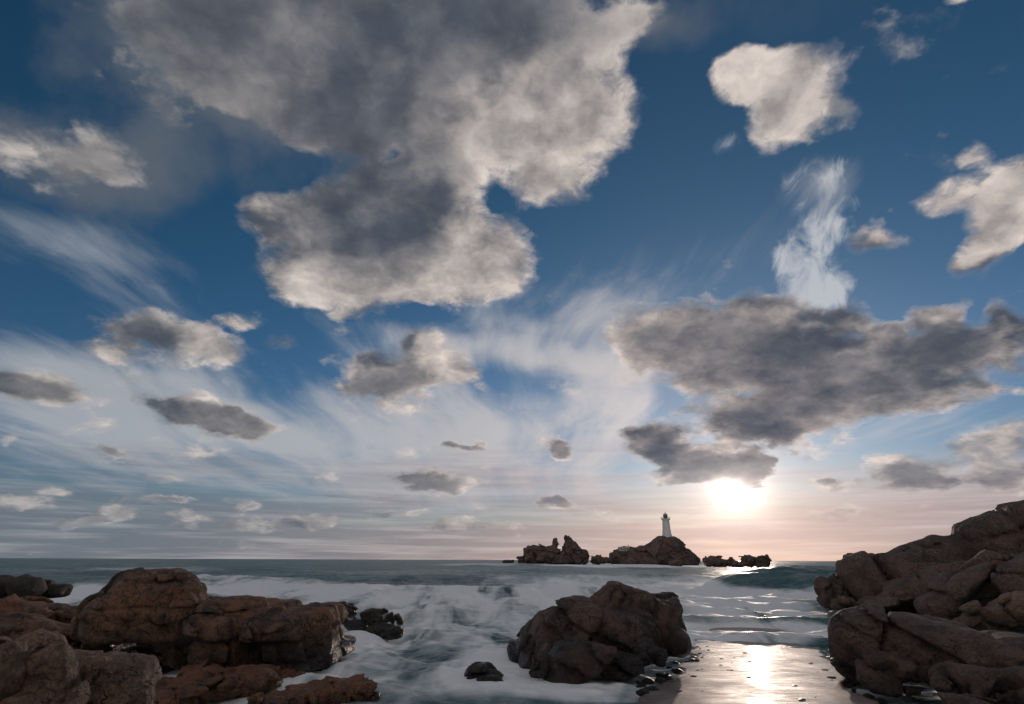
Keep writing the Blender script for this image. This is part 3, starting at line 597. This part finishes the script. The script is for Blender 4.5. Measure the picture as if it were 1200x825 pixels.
# ------------------------------------------------------------------ sea
FOAM = [ # photograph position, half sizes, weight: where the surf is churned white
 (560,728,190,40,.75),(440,765,80,24,.85),(520,795,130,30,.5),(640,712,90,34,.7),(590,765,60,40,.55),(690,812,110,14,.55),(430,697,230,11,.70),(270,692,110,10,.75),(85,703,46,13,1.1),(110,697,60,8,.6),
 (600,690,150,9,.55),(740,684,120,9,.45),(880,695,150,8,.6),(880,711,120,7,.6),(890,746,120,13,1.7),(880,704,120,10,.6),(860,728,90,8,.6),(480,806,170,24,.45),(880,688,150,9,.7),(720,815,90,12,.7),(880,720,110,22,.55),(900,690,120,14,.5),(810,730,40,16,.8),(905,686,110,6,.5),(960,706,26,12,.8),
 (700,662,60,3,.7),(770,664,90,3,.8),(860,665,60,3,.6),(655,661,40,3,.6),(480,672,140,4,.15),(330,676,120,4,.12),(190,668,90,3,.3),(560,662,60,2,.5),(930,659,40,2,.4),
 (1050,805,60,14,.45),(1085,815,60,12,.4),(1140,715,40,14,1.0),(1055,702,30,8,.6),(330,806,60,12,.6),(420,800,60,14,.6),(215,822,80,10,.4),(480,735,60,16,.5),(600,700,40,10,.3),
]
def build_sea():
    az = np.radians(np.linspace(-58, 58, 820))
    dep = np.concatenate([np.linspace(36, 12.5, 60), np.linspace(12.4, .62, 420), np.geomspace(.6, .012, 60)])
    r = CAM[2] / np.tan(np.radians(dep))
    R, A = np.meshgrid(r, az, indexing='ij'); X = R * np.sin(A); Y = R * np.cos(A)
    px, py = project(X, Y, np.zeros_like(X)); Z = np.zeros_like(X)
    P = np.stack([X, Y, np.zeros_like(X)], -1).reshape(-1, 3); shp = X.shape
    w1 = fbm(P, .02, 3).reshape(shp); w2 = fbm(P + 40, .11, 3).reshape(shp)
    r2 = np.random.default_rng(5)
    for lam, amp, n in ((38, .42, 3), (19, .22, 4), (9, .11, 5), (4.5, .05, 6), (2.2, .028, 6), (1.1, .012, 6)):
        for k in range(n):
            th = r2.normal(.25, .35); ph = r2.random() * 6.28; lam_ = lam * r2.uniform(.8, 1.25)
            kx, ky = 2 * math.pi / lam_ * math.sin(th), 2 * math.pi / lam_ * math.cos(th)
            s = np.sin(kx * X + ky * Y + ph + w1 * 2.5)
            s = (1 - np.abs(s)) * 1.5 - .55 if lam < 12 else s           # sharper small crests
            att = np.clip(lam_ / (R * .02 + 1e-6) - .5, 0, 1) * smooth(R, 8, 45 if lam > 6 else 14)
            Z += amp / math.sqrt(n) * s * att
    Z += .12 * w2 * smooth(R, 10, 25)
    # rollers that can be told apart
    def roller(cx, half, dist, wid, hgt, bend=0.0, lean=.5):
        d = at(cx, 700, dist); a0 = math.atan2(d[0], d[1]); h = half / FOC
        u = (A - a0) / h; env = np.clip(1 - u * u, 0, 1) ** .8
        t = (R - dist - bend * dist * u * u * .1 - w1 * 2.0) / wid
        return hgt * env * np.exp(-(np.where(t < 0, t / lean, t)) ** 2)
    roll = [roller(945, 95, 80, 12, 2.4, -.3, .9), roller(680, 140, 110, 10, 1.2), roller(870, 120, 36, 2.2, .50), roller(560, 200, 62, 6, .4), roller(300, 170, 85, 9, .9), roller(880, 110, 29, 1.3, .30), roller(480, 120, 40, 3, .5), roller(1000,90,58,4,.8)]
    for q in roll: Z += q
    foam = np.zeros_like(X)
    wob = w2 * 14
    for cx, cy, rx, ry, w in FOAM:
        e = np.sqrt(((px - cx + wob) / (rx * 1.25)) ** 2 + ((py - cy + wob * ry / rx) / (ry * 1.3)) ** 2)
        foam += 1.6 * w * smooth(1 - e, 0, .8)
    # rollers: dark glassy face towards the shore, broken water behind the crest
    crest = sum(smooth(q / (q.max() + 1e-6), .75, 1.0) * .25 for q in roll)
    foam = np.clip(foam + crest, 0, 1.5)
    glassy = np.clip(sum(q / q.max() for q in roll[1:3]), 0, 1); foam = foam * (1 - .7 * smooth(glassy, .15, .6)) * (1 - .95 * smooth(roll[0] / roll[0].max(), .08, .35))
    # slow swirls left by the running water
    sw = np.stack([X * .30, Y * .075, np.zeros_like(X)], -1).reshape(-1, 3)
    sw = sw + np.stack([fbm(sw + 3, 1.1, 3), fbm(sw + 17, 1.1, 3), np.zeros(len(sw))], 1) * .55
    swirl = fbm(sw, 1.3, 5, .58).reshape(shp); near = 1 - smooth(R, 50, 130)
    foam = foam * (1 + 1.5 * swirl * near) + .45 * swirl * near * smooth(foam, .05, .4)
    hum = fbm(np.stack([X * .55 + .2 * Y, Y * .30, np.zeros_like(X)], -1).reshape(-1, 3) + 31, .8, 4, .5).reshape(shp)
    Z += .34 * hum * near * smooth(R, 11, 24) + .10 * swirl * near * smooth(R, 10, 18)
    # white water washing round the foot of every near rock
    wl = np.concatenate(WATERLINE); wl = wl[(wl[:, 1] > 6) & (wl[:, 1] < 62)]; wl = wl[np.random.default_rng(3).permutation(len(wl))[:2600]].astype(np.float32)
    gx, gy = np.arange(-36, 50, .25, dtype=np.float32), np.arange(6, 64, .25, dtype=np.float32)
    G = np.stack(np.meshgrid(gx, gy, indexing='ij'), -1).reshape(-1, 2); dm = np.empty(len(G), np.float32)
    for a in range(0, len(G), 8000):
        c = G[a:a + 8000]; dm[a:a + 8000] = np.sqrt(np.maximum((c ** 2).sum(1)[:, None] + (wl ** 2).sum(1)[None] - 2 * c @ wl.T, 0).min(1))
    dm = dm.reshape(len(gx), len(gy))
    u = np.clip((X + 36) / .25, 0, len(gx) - 1.01); v_ = np.clip((Y - 6) / .25, 0, len(gy) - 1.01); ui, vi = u.astype(int), v_.astype(int); uf, vf = u - ui, v_ - vi
    D = (dm[ui, vi] * (1 - uf) + dm[ui + 1, vi] * uf) * (1 - vf) + (dm[ui, vi + 1] * (1 - uf) + dm[ui + 1, vi + 1] * uf) * vf
    wash = np.exp(-(D / (.75 + .5 * w2 + .012 * R)) ** 2) * (R < 58)
    foam += wash * (.85 + .9 * swirl); Z += wash * (.10 + .12 * hum)
    far = smooth(R, 45, 160)
    caps = smooth(fbm(np.stack([X * .6, Y * .16 + X * .05, R * 0], -1).reshape(-1, 3), .05, 4, .6).reshape(shp), .22, .5)
    foam += caps * far * .22 * (1 - smooth(R, 900, 2500))
    Z += np.clip(foam, 0, 1) * .10 * fbm(P + 9, .5, 4).reshape(shp) * smooth(R, 6, 14)
    V = np.stack([X, Y, Z], -1).reshape(-1, 3); nr, na = shp
    i = np.arange(nr - 1)[:, None] * na + np.arange(na - 1)[None]; i = i.ravel()
    q = np.stack([i, i + 1, i + na + 1, i + na], 1)[:, ::-1]
    m, g, b = material('sea_water')
    at_ = g.node('ShaderNodeAttribute'); at_.attribute_name = 'foam'; fo = at_.outputs['Fac']
    pos = g.node('ShaderNodeNewGeometry').outputs['Position']
    rr = g.vec('LENGTH', pos)
    lon = g.mapping(pos, rot=(0, 0, -.2), scale=(.75, .20, .5))
    wp = g.vec('ADD', lon, g.vec('SCALE', g.noise(pos, .35, 4, .6, color=True), scale=1.6))
    s1 = g.noise(wp, 1.0, 6, .6, .6); s2 = g.noise(g.mapping(pos, rot=(0, 0, .12), scale=(.22, .9, .5)), 1.6, 6, .62); s3 = g.noise(g.mapping(pos, scale=(.05, .16, .2)), .6, 6, .6)
    t = g.math('MULTIPLY_ADD', g.math('SUBTRACT', s1, .5), 1.5, fo)
    t = g.math('MULTIPLY_ADD', g.math('SUBTRACT', s2, .5), 1.3, t)
    ff = g.map(t, -.05, 1.40)
    deep = g.mix(g.map(s3, .35, .65), (.020, .078, .084, 1), (.042, .130, .132, 1))
    murky = g.mix(g.map(fo, .05, .8), deep, (.27, .345, .36, 1))
    c = g.mix(ff, murky, (.88, .91, .92, 1))
    g.put(b.inputs['Base Color'], c); g.put(b.inputs['Roughness'], g.map(ff, 0, .8, .36, .55)); b.inputs['IOR'].default_value = 1.33; b.inputs['Specular IOR Level'].default_value = .36
    hgt = g.math('ADD', g.math('MULTIPLY', g.noise(wp, 1.3, 6, .6), .5), g.math('MULTIPLY', g.noise(g.mapping(pos, rot=(0, 0, .1), scale=(.10, .30, .3)), 1.0, 6, .62), 2.2))
    bp = g.node('ShaderNodeBump'); g.put(bp.inputs['Strength'], g.map(ff, .1, .9, .9, .2)); bp.inputs['Distance'].default_value = .5
    g.put(bp.inputs['Height'], hgt); g.l.new(bp.outputs[0], b.inputs['Normal'])
    o = link_mesh('sea', V, q, m)
    a = o.data.attributes.new('foam', 'FLOAT', 'POINT'); a.data.foreach_set('value', foam.ravel().astype(np.float32))
    tag(o, kind='structure')
build_sea()

# ------------------------------------------------------------------ slipway
def build_slipway():
    m, g, b = material('wet_concrete')
    co = g.node('ShaderNodeTexCoord').outputs['Object']
    n1 = g.noise(co, .9, 6, .6); n2 = g.noise(g.mapping(co, rot=(0, 0, .38), scale=(.7, 2.6, 1)), 2.2, 7, .7); n3 = g.noise(co, 24, 4, .7)
    c = g.mix(g.map(n1, .35, .65), (.15, .112, .098, 1), (.28, .215, .19, 1))
    c = g.mix(g.map(g.noise(co, 5, 7, .7), .56, .68), c, (.028, .026, .024, 1))
    g.put(b.inputs['Base Color'], c)
    g.put(b.inputs['Roughness'], g.map(g.math('MULTIPLY_ADD', n1, .9, g.math('MULTIPLY_ADD', n3, .3, n2)), .75, 1.4, .36, .58))
    b.inputs['Specular IOR Level'].default_value = .6; b.inputs['Coat Weight'].default_value = .2; b.inputs['Coat IOR'].default_value = 1.33
    g.put(b.inputs['Coat Roughness'], g.map(n3, .3, .7, .05, .10))
    h = g.math('ADD', g.math('MULTIPLY', n2, .8), g.math('MULTIPLY', n3, .35))
    bp = g.node('ShaderNodeBump'); bp.inputs['Strength'].default_value = .6; bp.inputs['Distance'].default_value = .05
    g.put(bp.inputs['Height'], h); g.l.new(bp.outputs[0], b.inputs['Normal'])
    far = ground(885, 748, 0); near = ground(892, 825, 0); u = (far - near)[:2]; L0 = np.linalg.norm(u); u /= L0; s = np.array([u[1], -u[0]])
    def edge(px, py): q = (ground(px, py, .1)[:2] - near[:2]); return q @ s
    wl, wr = edge(765, 825), edge(1016, 825)
    T = np.linspace(-17, L0 + 5, 170); W = np.linspace(0, 1, 44)
    vs = []
    for t in T:
        jl = .7 * (vnoise(np.array([[t * .5, 3.1, 0]]))[0] - .5) + .35 * (vnoise(np.array([[t * 2.1, 5.1, 0]]))[0] - .5); jr = .5 * (vnoise(np.array([[t * .5, 9.7, 0]]))[0] - .5) + .3 * (vnoise(np.array([[t * 2.3, 2.7, 0]]))[0] - .5)
        for w in W:
            k = (wl + jl) * (1 - w) + (wr + jr) * w; p = near[:2] + u * t + s * k
            z = .16 - .016 * t + .035 * math.sin(t * 1.9 + k) * .25 + .03 * (vnoise(np.array([[p[0] * .9, p[1] * .9, 5.]]))[0] - .5) + .05 * (1 - (2 * w - 1) ** 2)
            vs.append((p[0], p[1], z))
    nt, nw = len(T), len(W); top = np.array(vs); bot = top - np.array([0, 0, .6])
    V = np.concatenate([top, bot]); i = (np.arange(nt - 1)[:, None] * nw + np.arange(nw - 1)[None]).ravel()
    q = [np.stack([i, i + 1, i + nw + 1, i + nw], 1)[:, ::-1]]; nb = nt * nw
    e = np.arange(nt - 1) * nw; q.append(np.stack([e, e + nw, e + nw + nb, e + nb], 1)[:, ::-1]); e = e + nw - 1; q.append(np.stack([e, e + nb, e + nw + nb, e + nw], 1)[:, ::-1])
    o = link_mesh('slipway', V, np.concatenate(q), m); tag(o, kind='structure')
    # stones washed against its edges
    sm = [rock_material('dark_shingle', (.07, .055, .048), (.05, .042, .038), (.03, .026, .024), .5, .5, .4), M['mid']]
    r4 = np.random.default_rng(31); stones = []
    for k in range(6):
        bm = bmesh.new(); bmesh.ops.create_icosphere(bm, subdivisions=2, radius=1); co_ = np.array([v.co[:] for v in bm.verts])
        dd = 1 + .55 * fbm(co_ + 11 * k, .9, 3)
        for v, d_ in zip(bm.verts, dd): v.co = Vector((v.co.x * d_ * 1.25, v.co.y * d_, v.co.z * d_ * .55))
        for f_ in bm.faces: f_.smooth = True
        me = bpy.data.meshes.new('stone'); bm.to_mesh(me); bm.free(); me.materials.append(sm[k % 2]); stones.append(me)
    for k in range(70):
        left = r4.random() < .68; t = r4.uniform(-1.2, L0 * (.62 if left else .55)); j = int(np.clip(round((t - T[0]) / (T[1] - T[0])), 0, nt - 1))
        p = top[j * nw + (0 if left else nw - 1)]; q_ = np.array([s[0], s[1]]) * (r4.normal(-.12, .22) if left else r4.normal(.08, .14))
        sz = .035 + .11 * r4.random() ** 2.2
        o = bpy.data.objects.new('stone', stones[k % 6]); sc.collection.objects.link(o); o.scale = (sz, sz, sz); o.rotation_euler = (0, 0, r4.uniform(0, 6.28))
        o.location = (p[0] + q_[0], p[1] + q_[1], p[2] - .02 + sz * .1)
        tag(o, 'small dark stone among shingle along the slipway\'s %s edge' % ('left' if left else 'right'), 'stone', 'stones along the %s edge of the slipway' % ('left' if left else 'right'))
    # scraps of weed lying on it
    wm = plain('dark_seaweed', (.022, .018, .014), .35)
    r3 = np.random.default_rng(12); protos = []
    for k in range(5):
        vs, fs = [(0, 0, .03)], []; nseg = 14
        for j in range(nseg):
            a = 2 * math.pi * j / nseg; rr = r3.uniform(.45, 1.0); vs.append((rr * math.cos(a), .45 * rr * math.sin(a), .018)); vs.append((1.12 * rr * math.cos(a), .52 * rr * math.sin(a), -.012))
        for j in range(nseg):
            a, b2 = 1 + 2 * j, 1 + 2 * ((j + 1) % nseg); fs.append((0, a, b2)); fs.append((a, a + 1, b2)); fs.append((b2, a + 1, b2 + 1))
        me = bpy.data.meshes.new('seaweed_scrap'); me.from_pydata(vs, [], fs); me.materials.append(wm); protos.append(me)
    for k in range(44):
        t = r3.uniform(-.5, L0 * .72); edgey = r3.random()
        w = r3.beta(.5, 3) if edgey < .5 else (1 - r3.beta(.5, 5) if edgey < .7 else r3.random())
        j = int(np.clip(round((t - T[0]) / (T[1] - T[0])), 0, nt - 1)); i2 = int(round(np.clip(w, .02, .98) * (nw - 1))); p = top[j * nw + i2]
        o = bpy.data.objects.new('seaweed_scrap', protos[k % 5]); sc.collection.objects.link(o)
        sz = .03 + .11 * r3.random() ** 3; o.scale = (sz, sz, min(1, sz * 6)); o.location = (p[0], p[1], p[2] + .004); o.rotation_euler = (0, 0, r3.uniform(-.6, .6))
        tag(o, 'dark scrap of seaweed lying on the wet slipway', 'seaweed', 'seaweed scraps scattered on the slipway')
build_slipway()
